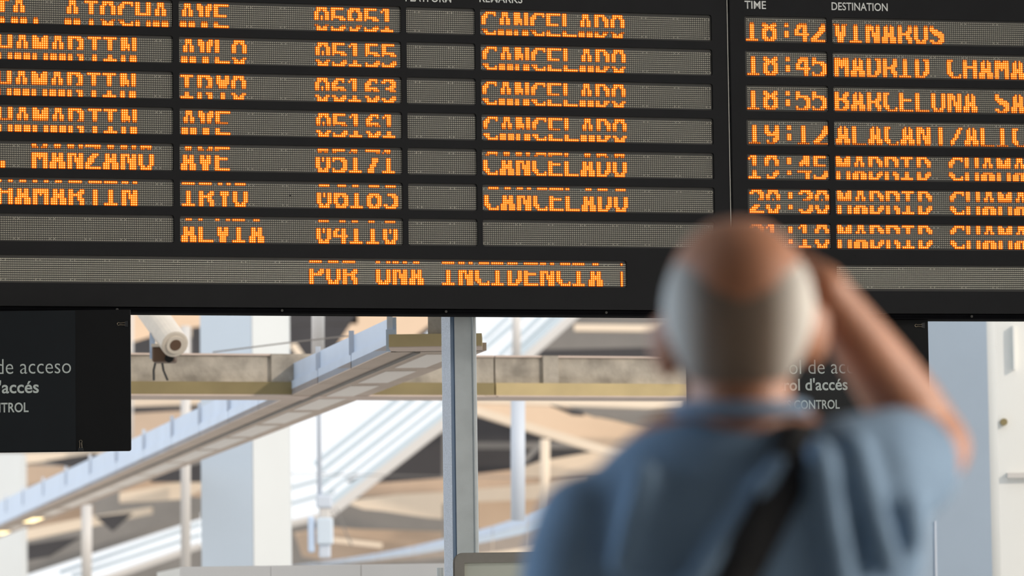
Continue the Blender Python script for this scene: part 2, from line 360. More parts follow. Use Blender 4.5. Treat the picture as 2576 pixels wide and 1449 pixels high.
def build_board(side, label, ubeg, uend, wins, strip, rowtexts):
    yaw = YAW[side]; zb = ZB[side]
    root = empty('departure_board', (SX, DS, 0), yaw)
    tag(root, label, 'display board', 'departure boards')
    g = G()
    bnds = [ubeg] + [(wins[i][2] + wins[i + 1][1]) / 2 for i in range(len(wins) - 1)] + [uend]
    zmid = [Z1 + .016] + [Z1 - j * DZ + (DZ - WH) / 2 for j in range(1, 7)]
    zlow = Z1 - 6 * DZ - WH - .014
    zmid.append(zlow)
    for j in range(7):
        zt = Z1 - j * DZ
        for i, (nm, a, b) in enumerate(wins):
            bezel_cell(g, bnds[i], bnds[i + 1], zmid[j + 1], zmid[j], a, b, zt - WH, zt)
    zs = ZS[side]; zl2 = zs - WH - .012
    if strip[0] - .02 > ubeg: g.box(ubeg, strip[0] - .02, 0, .004, zl2, zlow); 
    if strip[1] + .02 < uend: g.box(strip[1] + .02, uend, 0, .004, zl2, zlow)
    bezel_cell(g, max(ubeg, strip[0] - .02), min(uend, strip[1] + .02), zl2, zlow, strip[0], strip[1], zs - WH, zs)
    g.box(ubeg, uend, 0, .02, Z1 + .016, TOPZ)
    g.box(ubeg, uend, 0, .02, zb, zl2)
    # housing shell behind
    g.box(ubeg, uend, .03, .20, zb + .004, TOPZ)
    g.box(ubeg, uend, 0.0, .03, TOPZ - .004, TOPZ)
    g.box(ubeg, ubeg + .003, 0, .03, zb, TOPZ); g.box(uend - .003, uend, 0, .03, zb, TOPZ)
    g.out('housing', root, 'bezel')
    # lower rail with grooves and bolts
    r = G(); r.box(ubeg, uend, .010, .12, zb - .0125, zb - .0032); r.box(ubeg, uend, .004, .12, zb - .0215, zb - .0140)
    r.box(ubeg, uend, .03, .10, zb - .015, zb + .004)
    rail = r.out('lower_rail', root, 'rail')
    for bx in ([-2.98, -2.35, -1.74, -1.12, -.5] if side == 'L' else [.3, .95, 1.5]):
        if ubeg < bx < uend:
            b_ = G().tube([(bx, .008, zb - .0105), (bx, .0, zb - .0105)], .005, 8).out('bolt', rail, 'plate'); 
    for j in range(7):
        zt = Z1 - j * DZ; row = j + 1; rev = row % 2 == 0
        for nm, a, b in wins:
            txt, tc, anchor = rowtexts(nm, row, rev, a, b)
            pl = G().box(a - .008, b + .008, HREC, HREC + .006, zt - WH - .006, zt + .006).out('display_window', root, 'plate')
            if txt and txt.strip(): pl['label'] = 'recessed lamp display reading ' + txt.strip().replace('|', '')
            else: pl['label'] = 'blank recessed lamp display'
            lo = a - .006 if not (side == 'R' and nm == 'time') else anchor - .001
            gx = GP * 1.03 if (side, nm) == ('L', 'destination') else (.00808 if side == 'R' else GP); gz_ = .00804 if side == 'R' or nm == 'destination' else GP
            lamps(side, row, anchor, lo, b + .003 if not (side == 'L' and nm == 'remarks') else b - .004, zt, txt, tc, pl, (txt or '').strip(), gx, gz_, {'platform': 4.0, 'time': -1.2, 'destination': -.5}.get(nm, -.8))
    txt, tc, anchor = rowtexts('strip', 8, False, strip[0], strip[1])
    pl = G().box(strip[0] - .006, strip[1] + .006, HREC, HREC + .006, zs - WH - .006, zs + .006).out('message_strip', root, 'plate')
    pl['label'] = 'long recessed message display' + (' reading ' + txt.strip().replace('|', '').strip() if txt else ', blank')
    lamps(side, 8, anchor, strip[0] - .004, strip[1] + .003, zs, txt, tc, pl, (txt or '').strip().replace('|', '').strip())
    return root
LD = {1: 'PTA. ATOCHA', 2: 'CHAMARTIN  ', 3: 'CHAMARTIN  ', 4: 'CHAMARTIN  ', 5: ' . MANZANO ', 6: 'CHAMARTIN  ', 7: ''}
LN = {1: 'AVE     05951', 2: 'AVLO    05155', 3: 'IRYO    06163', 4: 'AVE     05161', 5: 'AVE     05171', 6: 'IRYO    06183', 7: 'ALVIA   04110'}
RT = {1: '18:42', 2: '18:45', 3: '18:55', 4: '19:12', 5: '19:45', 6: '20:30', 7: '21:10'}
RD = {1: 'VINAROS', 2: 'MADRID CHAMARTIN', 3: 'BARCELONA SANTS', 4: 'ALACANT/ALICANTE', 5: 'MADRID CHAMARTIN', 6: 'MADRID CHAMARTIN', 7: 'MADRID CHAMARTIN'}
def ltexts(nm, row, rev, a, b):
    if nm == 'destination':
        t = LD[row]; end = b - (1.3 if rev else (2.75 if row == 1 else 1.72)) * GP; end += par('L', b)
        return t, 0, end - (len(LD[1]) * 8 - 2) * GP * 1.03
    if nm == 'train':
        an = a + (.0109 if rev else .0077) + par('L', a)
        return LN[row], 0, an
    if nm == 'platform': return '', 0, a + (.0035 if rev else .0010) + par('L', a)
    if nm == 'remarks':
        an = a + (.0100 if rev else .0078) + par('L', a)
        return ('CANCELADO' if row < 7 else ''), 0, an
    u, z = uz('L', 780.4, 685, HREC)
    return 'POR UNA INCIDENCIA |', 0, u
def rtexts(nm, row, rev, a, b):
    if nm == 'time': return RT[row], 0, a + (.0104 if rev else .0078) + par('R', a)
    if nm == 'destination': return RD[row], 0, a + (.0092 if rev else .0074) + par('R', a)
    return '', 0, a + .0015 + par('R', a)
uR8 = uz('L', 1577, 690)[0]; uR8b = uz('R', 2105, 690)[0]
bL = build_board('L', 'left black departure board whose remarks column repeats CANCELADO', -3.62, -.0015,
    [('destination', -3.45, -2.1391), ('train', -2.1167, -1.2799), ('platform', -1.2597, -.9952), ('remarks', -.9747, -.0651)], (-3.40, uR8), ltexts)
bR = build_board('R', 'right black departure board with TIME and DESTINATION columns', .0055, 1.62,
    [('time', .0657, .3931), ('destination', .4142, 1.55)], (uR8b, 1.55), rtexts)
G().box(-.0045, -.0015, -.0022, .002, ZB['L'], TOPZ).out('edge_strip', bL, 'edge')['label'] = 'thin bright metal strip on the joint'
def board_text(side, root, txt, px0, px1, pybase, cap, bold=.010, m='print', d=-.0006, name='column_heading'):
    me = text_mesh(txt, bold, .0); me.materials.clear(); co = np.array([v.co[:] for v in me.vertices])
    x0, x1 = co[:, 0].min(), co[:, 0].max()
    ua, za = uz(side, px0, pybase[0]); ub, zb_ = uz(side, px1, pybase[1])
    capm = cap * .0015; hcap = co[:, 1].max() if cap > 0 else 1
    sx_ = (ub - ua) / (x1 - x0); sy_ = capm / hcap
    for v in me.vertices:
        x = (v.co.x - x0) * sx_; t = x / (ub - ua); v.co = (ua + x, d, za + (zb_ - za) * t * 0 + v.co.y * sy_)
    o = link(name, me, root, m); o['label'] = 'light grey heading ' + txt; return o
board_text('L', bL, 'PLATFORM', 1020, 1135, (3, 4), 21)
board_text('L', bL, 'REMARKS', 1206, 1314, (5, 6), 21)
board_text('R', bR, 'TIME', 1873, 1927, (21.5, 22), 20)
board_text('R', bR, 'DESTINATION', 2092, 2233, (25, 27), 20)
for px, py in ((2068, 9), (1870, 30), (2009, 33), (2150, 36), (2280, 37), (2010, 120), (2014, 205), (2150, 206), (2016, 292), (2152, 294), (2288, 383), (2152, 382), (2018, 466), (2154, 468), (2290, 470), (2152, 642), (2290, 646), (2420, 122), (2425, 210), (2425, 295)):
    u, z = uz('R', px, py); G().tube([(u, .001, z), (u, -.0014, z)], .0026, 8).out('rivet', bR, 'bezel')
for px, py in ((1540, 450), (1262, 452), (1535, 455), (730, 492), (1395, 452), (1400, 630), (1268, 628), (730, 622)):
    u, z = uz('L', px, py); G().tube([(u, .001, z), (u, -.0012, z)], .0026, 8).out('rivet', bL, 'bezel')

# ------------------------------------------------------------------ hanging access signs
def sign(label, pxr, pyr_top, pyr_top_z, pyr_bot, Y, yaw, width, tx, seam_off, clips):
    """root origin at the top right corner of the panel face"""
    tr = P(pxr, pyr_top, Y); tr.z = pyr_top_z; br = P(pxr, pyr_bot, Y)
    root = empty('hanging_sign', tr, yaw); tag(root, label, 'sign', 'hanging access signs')
    hgt = tr.z - br.z; r = .008
    pts = [(0, 0), (0, -hgt + r)] + [(-r + r * math.cos(a), -hgt + r + r * math.sin(a)) for a in [math.radians(-20 * k) for k in range(1, 5)]] + [(-r, -hgt), (-width, -hgt), (-width, 0)]
    G().prism([(x, 0, z) for x, z in pts], (0, .03, 0)).out('panel', root, 'sign2')
    G().box(-width + .002, -seam_off, -.0012, .001, -hgt + .004, -.001).out('sign_face', root, 'sign')['label'] = 'blue-black printed face'
    s = Y / FP
    for txt, sub, x0, x1, base, hgt_px, bold in tx:
        sub_me = text_mesh(sub, bold); full = text_mesh(txt, bold)
        cs = np.array([v.co[:] for v in sub_me.vertices]); xr = max(v.co.x for v in full.vertices)
        kx = (x1 - x0) * s / (cs[:, 0].max() - cs[:, 0].min()); ky = hgt_px * s / cs[:, 1].max()
        xe = (x1 - pxr) * s; zz = P(pxr, base, Y).z - tr.z; words = txt.split(' ')
        for i, wd in enumerate(words):
            me = text_mesh(wd, bold); pre = text_mesh(' '.join(words[:i + 1]), bold)
            dx = max(v.co.x for v in pre.vertices) - max(v.co.x for v in me.vertices)
            for v in me.vertices: v.co = (xe + (v.co.x + dx - xr) * kx, -.002, zz + v.co.y * ky)
            me.materials.clear(); o = link('lettering', me, root, 'print2'); o['label'] = 'grey word ' + wd.replace("'", '')
    for cx_, cy_, ang, sz in clips:
        c = P(cx_, cy_, Y); loc = (c.x - tr.x, -.006, c.z - tr.z)
        cl = G().prism([(-.011, 0, -.006), (.011, 0, -.006), (.009, 0, .006), (-.009, 0, .006)], (0, .012, 0)).out('binder_clip', root, 'black'); cl.location = loc; cl.rotation_euler = (0, ang, 0)
        wp = [(-.0045, 0, .004), (-.003, -.002, .022), (-.0055, -.003, .028), (-.002, -.003, .032), (.002, -.003, .032), (.0055, -.003, .028), (.003, -.002, .022), (.0045, 0, .004)]
        wo = G().tube(wp, .0007, 6).out('wire_handle', cl, 'wire')
    return root
sign('left hanging black sign under the board with TROL lettering at the frame edge', 327, 786, ZB['L'] - .0216, 1134, 13.75, math.radians(1.0), .95,
     [("Control de acceso", "acceso", 50, 178, 937, 25, -.008), ("Control d'accés", "accés", 4, 97, 985, 29.5, .016), ("ACCESS CONTROL", "TROL", 2, 71, 1033, 24, .016)], .196, [(204, 1130, 0, 1), (318, 815, math.radians(-90), 1)])
sign('right hanging black sign half hidden behind the man', 2334, 800, ZB['R'] - .0216, 1150, 14.70, math.radians(1.0), .93,
     [("Control de acceso", "acceso", 2087, 2208, 937, 24, -.008), ("Control d'accés", "accés", 2047, 2128, 978, 28, .016), ("ACCESS CONTROL", "CONTROL", 1992, 2107, 1025, 22.5, .016)], .14, [(2322, 819, math.radians(-90), 1)])

# ------------------------------------------------------------------ board post and poster frame
pp = P(1156, 1100, 14.62)
post = empty('steel_post', (pp.x, pp.y, 0), math.radians(0)); tag(post, 'tall grey steel post holding up the board, bright speckled left flange', 'post')
zt_ = ZB['L'] + .002
a0 = P(1113, 1100, 14.6).x - pp.x; a1 = P(1136, 1100, 14.6).x - pp.x; a2 = P(1146, 1100, 14.6).x - pp.x; a3 = P(1191, 1100, 14.6).x - pp.x; a4 = P(1200.5, 1100, 14.6).x - pp.x
G().prism([(a2, -.012, 0), (a3, -.012, 0), (a3, .06, 0), (a2, .06, 0)], (0, 0, zt_)).out('web', post, 'steel')
G().prism([(a0, .03, 0), (a0 + .002, .026, 0), (a1 - .001, -.016, 0), (a1, -.016, 0), (a1, .08, 0), (a0, .08, 0)], (0, 0, zt_)).out('flange', post, 'galv')['label'] = 'speckled galvanised flange facing left'
G().prism([(a1, -.004, 0), (a2, -.002, 0), (a2, .05, 0), (a1, .05, 0)], (0, 0, zt_)).out('web', post, 'slate')
o = G().prism([(a3, -.02, 0), (a3 + .004, -.026, 0), (a4 - .003, -.024, 0), (a4, -.018, 0), (a4, .08, 0), (a3, .08, 0)], (0, 0, zt_)).out('flange', post, 'steel')
G().box(a0 - .04, a4 + .04, -.06, .12, 0, .012).out('base_plate', post, 'steel')
# poster frame in front of the post
Yp = 14.2; q0 = P(1139, 1391, Yp); s = Yp / FP
pf = empty('poster_frame', (q0.x, Yp, 0), 0); tag(pf, 'bronze-grey metal poster frame with rounded corner and pale panel, before the post', 'frame')
W_, ztp, R_ = 1.02, q0.z, .028
def rframe(i0, x0, x1, z0, z1, r, wd):
    o_ = rrect(x0, x1, z0, z1, r, 8); i_ = rrect(x0 + wd, x1 - wd, z0 + wd, z1 - wd, max(r - wd, .002), 8); N = len(o_)
    g = G(); v = [(x, 0, z) for x, z in o_] + [(x, 0, z) for x, z in i_] + [(x, .05, z) for x, z in o_] + [(x, .05, z) for x, z in i_]
    f = []
    for i in range(N):
        j = (i + 1) % N; f += [(i, j, N + j, N + i), (2 * N + i, 3 * N + i, 3 * N + j, 2 * N + j), (i, 2 * N + i, 2 * N + j, j), (N + i, N + j, 3 * N + j, 3 * N + i)]
    g.add(v, f); return g
fr = rframe(0, .0, W_, .35, ztp, R_ * 1.3, .006).out('outer_frame', pf, 'frame'); fr.location.y = .012
fr2 = rframe(0, .0065, W_ - .0065, .3565, ztp - .0015, R_ * 1.15, .036).out('inner_frame', pf, 'frame')
G().box(.04, W_ - .04, .018, .03, .38, ztp - .037).out('panel', pf, 'poster')['label'] = 'pale grey-green blank panel'
for lx in (.06, W_ - .1): G().box(lx, lx + .04, .01, .05, 0, .36).out('leg', pf, 'frame')
cp = P(1107, 1428, 14.3)
cpo = G().tube([(cp.x, cp.y, 0), (cp.x, cp.y, cp.z - .001), (cp.x, cp.y, cp.z)], [.0125, .0125, .011], 16).out('barrier_stanchion', None, 'steel', False)
tag(cpo, 'short round metal stanchion top left of the poster frame', 'post')

# ------------------------------------------------------------------ platform hall behind the board
ZW = 1.04 + CAMZ
def cross_beam(pxa, Ya, pxb, Yb, label, ytop_px, yflange_px, joints, oliv='olive', dark_left=False):
    a = Vector(((pxa - CX) / FP * Ya, Ya, 0)); b = Vector(((pxb - CX) / FP * Yb, Yb, 0))
    root = empty('concrete_beam', (a.x, a.y, ZW)); tag(root, label, 'beam', 'concrete cross beams')
    b = b - a; Ym = (Ya + Yb) / 2
    hf = .066; hc = .138
    beam_geo((0, 0.17, hf / 2), (b.x, b.y + .17, hf / 2), hf, .34).out('flange', root, oliv)
    beam_geo((0, .0, -.001), (b.x, b.y, -.001), .004, .02).out('drip_edge', root, 'lip')
    beam_geo((0, .20, -.004), (b.x, b.y + .20, -.004), .006, .40).out('soffit_strip', root, 'lip')
    n = len(joints)
    beam_geo((0, 0.20, hf + hc / 2), (b.x, b.y + .20, hf + hc / 2), hc, .32).out('web', root, 'concrete')
    beam_geo((0, 0.20, hf + hc + .004), (b.x, b.y + .20, hf + hc + .004), .010, .34).out('capping', root, 'lip')
    for t0, t1 in joints:
        beam_geo((b.x * t0, b.y * t0 + .03, hf + hc / 2 + .002), (b.x * t1, b.y * t1 + .03, hf + hc / 2 + .002), hc + .012, .05).out('joint_collar', root, 'concrete')
    return root
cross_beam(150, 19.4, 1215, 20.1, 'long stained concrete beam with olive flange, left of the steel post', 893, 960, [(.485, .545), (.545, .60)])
cross_beam(1218, 20.1, 1900, 20.6, 'long stained concrete beam with olive flange in a painted lit tone, right of the steel post', 893, 960, [(.205, .26)], 'olive2')
nb = empty('concrete_beam', P(1100, 860, 16.05)); nb.location.z = ZW; tag(nb, 'short olive-edged beam end just under the board beside the post', 'beam', 'concrete cross beams'); n0 = nb.location.copy()
xa, xb, xc = P(977, 860, 16).x - n0.x, P(1212, 860, 16).x - n0.x, P(1076, 860, 16).x - n0.x
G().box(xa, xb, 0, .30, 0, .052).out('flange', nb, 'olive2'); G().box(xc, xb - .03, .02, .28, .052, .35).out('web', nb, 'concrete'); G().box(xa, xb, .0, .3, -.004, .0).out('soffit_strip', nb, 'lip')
# glass-fronted canopy walkway running away to the left
WA = Vector((-.527, 16.32, 0)); WD = Vector((-.1785, 1, 0))
wy = lambda t: WA + WD * t
wk = empty('canopy_walkway', (WA.x, WA.y, ZW)); tag(wk, 'long pale blue canopy running away to the lower left, taupe soffit with lamps', 'canopy')
def wl(t, side, z): 
    p = WD * t; return (p.x + side * .415, p.y, z)
def hz(t): return .115 + .0045 * t
def wquad(name, t0, t1, m, za, zb0, zb1, s0=0.0, th=.02):
    g = G(); v = [wl(t0, s0, za), wl(t1, s0, za), wl(t1, s0, zb1), wl(t0, s0, zb0)]
    v2 = [(x + th, y, z) for x, y, z in v]
    g.add(v + v2, [(0, 1, 2, 3), (4, 7, 6, 5), (0, 4, 5, 1), (1, 5, 6, 2), (2, 6, 7, 3), (3, 7, 4, 0)])
    return g.out(name, wk, m)
ts = [0, 1.2, 2.4, 3.6, 5.0, 6.6, 8.4, 10.4, 12.8, 15.6, 18.8, 22.4, 26.5, 31, 35.5, 40, 44.5, 50]
for i in range(len(ts) - 1):
    a, b = ts[i], ts[i + 1] - .02
    wquad('fascia_panel', a, b, 'fascia', 0, hz(a) * .55, hz(b) * .55, 0, .03)
    wquad('parapet_panel', a, b, 'fascia', hz(a) * .56, hz(a) * 1.25, hz(b) * 1.25, .03, .02)
    g = G(); p0 = wl(a, .01, hz(a) * .5); g.box(p0[0] - .012, p0[0] + .012, p0[1] - .012, p0[1] + .012, hz(a) * .5, hz(a) * 1.42); g.out('standoff', wk, 'bluepipe')
    # soffit panels
    g = G(); v = [wl(a, 0.0, 0), wl(b, 0.0, 0), wl(b, 1.0, 0), wl(a, 1.0, 0)]
    g.add([(x, y, -.004) for x, y, z in v] + [(x, y, .03) for x, y, z in v], [(0, 1, 2, 3), (4, 7, 6, 5), (0, 4, 5, 1), (1, 5, 6, 2), (2, 6, 7, 3), (3, 7, 4, 0)])
    g.out('soffit_panel', wk, 'soffit')
    g = G(); e_ = .9 if i > 11 else 0; v = [wl(a + .15 + e_, .44, 0), wl(b - .1 - e_, .44, 0), wl(b - .1 - e_, .78, 0), wl(a + .15 + e_, .78, 0)]
    g.add([(x, y, -.010) for x, y, z in v] + [(x, y, .0) for x, y, z in v], [(0, 1, 2, 3), (4, 7, 6, 5), (0, 4, 5, 1), (1, 5, 6, 2), (2, 6, 7, 3), (3, 7, 4, 0)])
    lo = g.out('soffit_lamp', wk, 'lamp_on' if i in (13, 15) else 'lamp_off')
    if i in (13, 15): lo['label'] = 'lit warm yellow soffit lamp'
    g = G(); v = [wl(a, .26, 0), wl(b, .26, 0), wl(b, .32, 0), wl(a, .32, 0)]
    g.add([(x, y, -.012) for x, y, z in v] + [(x, y, -.002) for x, y, z in v], [(0, 1, 2, 3), (4, 7, 6, 5), (0, 4, 5, 1), (1, 5, 6, 2), (2, 6, 7, 3), (3, 7, 4, 0)])
    g.out('soffit_rib', wk, 'midgrey')

G().box(WA.x * 0 - .012, .03, -.02, .0, -.004, .09).out('end_cap', wk, 'fascia')
def px_prism(name, pts, th, m, label=None, cat=None, group=None, parent=None, kind=None):
    ps = [P(*p) for p in pts]; c = sum(ps, Vector()) / len(ps)
    g = G().prism([p - c for p in ps], (0, th, 0)); o = g.out(name, parent, m); o.location = c
    if label: tag(o, label, cat, group)
    if kind: o['kind'] = kind
    return o
def px_beam(name, a, b, h, d, m, label=None, cat='beam', group=None):
    A, B = P(*a), P(*b); c = (A + B) / 2
    o = beam_geo(A - c, B - c, h, d).out(name, None, m); o.location = c
    if label: tag(o, label, cat, group)
    return o
def adopt(o, root):
    o.parent = root; o.location = o.location - root.location
    for k in ('label', 'category', 'group'):
        if k in o: del o[k]
    return o
def px_pole(name, px, pyt, pyb, Y, wpx, m, label, cat='pole', group=None, px2=None):
    A = P(px, pyt, Y); r = wpx * Y / FP / 2; B = P(px if px2 is None else px2, pyb, Y)
    o = G().tube([(0, 0, 0), (A.x - B.x, 0, A.z - B.z)], r, 14).out(name, None, m, True); o.location = B
    tag(o, label, cat, group); return o

# main column
cl = empty('hall_column', P(635, 1100, 30)); cl.location.z = 0
tag(cl, 'big square column with pale blue left face and cream right face', 'column')
o_ = cl.location
def colpart(x0, y0, x1, y1, name, m):
    a = P(x0, 1100, y0); b = P(x1, 1100, y1)
    G().prism([(a.x - o_.x, a.y - o_.y, 0), (b.x - o_.x, b.y - o_.y, 0), (b.x - o_.x, b.y - o_.y + .25, 0), (a.x - o_.x, a.y - o_.y + .25, 0)], (0, 0, 6.0)).out(name, cl, m)
colpart(505, 30.25, 635, 30, 'blue_face', 'colblue'); colpart(636, 30, 727, 30.3, 'cream_face', 'cream')
cl2 = px_prism('hall_column', [(-60, 1140, 68), (52, 1140, 68), (55, 1500, 68), (-60, 1500, 68)], .8, 'cream', 'pale grey column at the far left below the hanging sign', 'column')
# far roof
px_prism('roof_backing', [(300, 700, 92), (728, 700, 92), (728, 1320, 92), (505, 1290, 92), (60, 1440, 92), (-80, 1460, 92), (-80, 1000, 92), (300, 1000, 92)], .5, 'midgrey', 'grey sheeting of the far roof behind the left column', 'roof')
px_prism('roof_backing', [(845, 1275, 92), (1112, 1062, 92), (1205, 985, 92), (1440, 800, 92), (1520, 700, 92), (2400, 700, 92), (2400, 1560, 92), (240, 1560, 92), (250, 1452, 92), (505, 1372, 92), (728, 1320, 92)], .5, 'midgrey', 'grey sheeting of the far roof behind the steel post', 'roof')
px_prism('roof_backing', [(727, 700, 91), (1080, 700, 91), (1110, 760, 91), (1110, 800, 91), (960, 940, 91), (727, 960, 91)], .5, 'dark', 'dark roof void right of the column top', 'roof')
RB = 'beams and panels of the far roof'
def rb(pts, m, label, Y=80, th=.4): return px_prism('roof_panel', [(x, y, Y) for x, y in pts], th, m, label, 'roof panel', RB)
rb([(300, 760), (512, 760), (512, 818), (330, 868), (300, 875)], 'tan2', 'tan roof panel behind the security camera')
rb([(300, 876), (512, 820), (512, 836), (300, 892)], 'beige', 'beige beam sloping behind the security camera', 79)
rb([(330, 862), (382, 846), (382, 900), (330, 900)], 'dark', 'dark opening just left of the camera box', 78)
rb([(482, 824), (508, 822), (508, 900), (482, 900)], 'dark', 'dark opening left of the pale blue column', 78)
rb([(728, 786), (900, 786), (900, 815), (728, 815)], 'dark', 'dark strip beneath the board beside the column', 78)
rb([(728, 868), (744, 862), (764, 892), (744, 892)], 'beige', 'small beam end painted as a sunlit highlight on the concrete beam', 60)  # beige panel put in for a small highlight
rb([(905, 780), (1100, 780), (1100, 800), (960, 910), (820, 910)], 'tan2', 'tan panel behind the upper canopy end', 78)
rb([(300, 995), (506, 995), (506, 1025), (300, 1030)], 'beige', 'beige beam just below the long concrete beam', 79)
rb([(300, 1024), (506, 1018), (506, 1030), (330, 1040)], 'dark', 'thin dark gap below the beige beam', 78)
rb([(300, 1040), (506, 1030), (506, 1120), (300, 1120)], 'tan', 'tan panel above the canopy left of the column', 78)
rb([(52, 1140), (330, 1130), (330, 1150), (120, 1160), (52, 1168)], 'beige', 'beige beam under the left hanging sign', 79)
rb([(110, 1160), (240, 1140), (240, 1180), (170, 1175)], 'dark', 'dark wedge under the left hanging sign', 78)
rb([(52, 1170), (260, 1175), (200, 1250), (52, 1260)], 'tan', 'tan panel beside the far left column', 79)
rb([(300, 1240), (520, 1200), (520, 1225), (460, 1255), (300, 1265)], 'beige', 'beige beam below the canopy left of the column', 79)
rb([(330, 1215), (480, 1180), (505, 1190), (505, 1250), (300, 1240)], 'tan', 'tan panel below the canopy left of the column', 80)
rb([(370, 1200), (505, 1165), (505, 1212), (380, 1212)], 'dark', 'dark wedge below the canopy left of the column', 78)
rb([(52, 1335), (220, 1300), (380, 1275), (380, 1292), (52, 1362)], 'beige', 'beige beam low on the left near the lit lamps', 79)
rb([(240, 1300), (330, 1290), (280, 1335)], 'dark', 'dark triangle low on the left', 78)
rb([(60, 1300), (230, 1270), (230, 1300), (60, 1335)], 'tan', 'tan panel low on the left near the lit lamps', 80)
rb([(52, 1372), (200, 1350), (120, 1400), (60, 1410)], 'dark', 'dark wedge low on the left by the far column', 78)
# right of the sloping glass edge
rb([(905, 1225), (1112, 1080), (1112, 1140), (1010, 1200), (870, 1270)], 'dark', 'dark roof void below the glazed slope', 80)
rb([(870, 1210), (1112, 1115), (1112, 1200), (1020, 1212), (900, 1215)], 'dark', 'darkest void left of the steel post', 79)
rb([(900, 1250), (940, 1216), (1112, 1203), (1300, 1180), (1480, 1170), (1480, 1230), (1112, 1240)], 'tan', 'tan panel crossing behind the steel post', 77)
rb([(860, 1262), (1000, 1244), (1112, 1238), (1480, 1205), (1480, 1250), (1112, 1266), (1112, 1305), (940, 1290)], 'beige', 'light beige beam crossing behind the steel post', 76)
rb([(845, 1275), (960, 1285), (1112, 1308), (1112, 1336), (900, 1330), (840, 1325)], 'midgrey', 'grey sheet under the light beige beam', 75)
rb([(835, 1325), (1112, 1333), (1112, 1390), (810, 1410), (760, 1400), (740, 1340)], 'tan', 'tan panel low between column and post', 76)
rb([(838, 1352), (960, 1366), (960, 1378), (838, 1364)], 'beige', 'thin beige beam low between column and post', 74)
rb([(1200, 1250), (1480, 1240), (1480, 1330), (1200, 1330)], 'tan2', 'warm tan panel low right of the post', 77)
rb([(1200, 1360), (1480, 1300), (1480, 1420), (1200, 1420)], 'beige', 'pale beige panel right above the poster frame', 72)
# diagonal roof beam right of the post
rb([(1190, 1040), (1300, 1062), (1600, 1150), (1700, 1180), (1700, 1200), (1190, 1190)], 'dark', 'dark void under the diagonal tan beam', 82)
rb([(1190, 1112), (1600, 1112), (1600, 1128), (1190, 1128)], 'midgrey', 'grey purlin under the diagonal tan beam', 81)
rb([(1195, 1008), (1400, 1012), (1480, 1045), (1700, 1088), (1700, 1190), (1590, 1150), (1195, 1030)], 'tan2', 'diagonal tan roof beam right of the steel post', 74, 1.0)
rb([(1195, 1022), (1600, 1146), (1690, 1176), (1690, 1196), (1590, 1166), (1195, 1042)], 'beige', 'cream lower edge of the diagonal tan beam', 72, .6)
rb([(1195, 998), (1720, 1004), (1720, 1030), (1195, 1012)], 'beige', 'cream beam right below the concrete beam', 70)
rb([(1385, 1018), (1465, 1034), (1470, 1044), (1440, 1042)], 'dark', 'small dark wedge below the concrete beam', 68)
rb([(1440, 1030), (1720, 1034), (1720, 1050), (1500, 1048)], 'midgrey', 'grey gap behind the man below the concrete beam', 73)
rb([(1520, 1048), (1720, 1052), (1720, 1090), (1640, 1080)], 'midgrey', 'grey sheet behind the man above the tan beam', 73)
rb([(1300, 1180), (1360, 1160), (1600, 1118), (1600, 1200), (1300, 1200)], 'beige', 'beige panel left of the man shoulder', 76)
# upper right of post
rb([(1440, 795), (1720, 795), (1720, 900), (1330, 900)], 'midgrey', 'grey roof sheet above the concrete beam right of the post', 80)
rb([(1445, 815), (1720, 818), (1720, 835), (1445, 832)], 'beige', 'pale purlin above the concrete beam right of the post', 78)
rb([(1355, 880), (1720, 872), (1720, 905), (1330, 905)], 'dark', 'dark gap right above the concrete beam', 78)
GR = [empty('glazed_roof', P(950, 1150, 66)), empty('glazed_roof', P(1380, 850, 66))]
tag(GR[0], 'bright sloping glazed roof with pale louvres left of the steel post', 'glazed roof'); tag(GR[1], 'bright sloping glazed roof with pale louvres under the board right of the post', 'glazed roof')
adopt(px_beam('roof_edge_beam', (1455, 785, 66), (1320, 905, 66), .14, .3, 'pipe', 'b'), GR[1])
adopt(px_beam('roof_edge_beam', (1135, 1052, 66), (838, 1285, 66), .16, .3, 'pipe', 'b'), GR[0])
# glazing louvres
LV = 'pale louvres of the glazed roof'
sl = (1285 - 1052) / (838 - 1135)
for i, (x0, y0, x1, y1, hh) in enumerate([(1130, 1035, 830, 1270, .20), (1130, 1000, 810, 1250, .07), (1090, 1000, 805, 1222, .10), (1045, 1000, 800, 1190, .10), (1005, 1000, 790, 1168, .10),
                                      (1420, 785, 1300, 895, .16), (1370, 785, 1255, 895, .10), (1325, 785, 1215, 880, .10), (1280, 795, 1215, 855, .08), (1400, 785, 1280, 895, .06)]):
    lab = ['lowest wide', 'second', 'third', 'fourth', 'topmost', 'lowest wide', 'middle', 'upper', 'topmost short', 'thin lower'][i]
    adopt(px_beam('roof_louvre', (x0, y0, 70), (x1, y1, 70), hh * .8, .25, 'slat', lab, 'louvre', LV), GR[0 if i < 5 else 1])
# lower left glazed strip frames
SKY = empty('skylight_strip', P(400, 1380, 84)); tag(SKY, 'bright low glazed strip rising to the right behind the big column', 'skylight')
for i, (x0, y0, x1, y1, m, lab) in enumerate([(60, 1440, 505, 1296, 'midgrey', 'upper dark edge'), (180, 1449, 505, 1345, 'slat', 'middle pale bar'), (225, 1470, 505, 1372, 'pipe', 'lower pale edge'), (150, 1440, 505, 1318, 'slat', 'upper pale bar'), (728, 1228, 850, 1195, 'slat', 'upper bar right of the column'), (728, 1268, 840, 1236, 'slat', 'middle bar right of the column'), (728, 1318, 850, 1290, 'pipe', 'lower edge right of the column')]):
    adopt(px_beam('skylight_bar', (x0, y0, 84), (x1, y1, 84), .08 if 'edge' not in lab else .14, .2, m, lab, 'bar', 'b'), SKY)
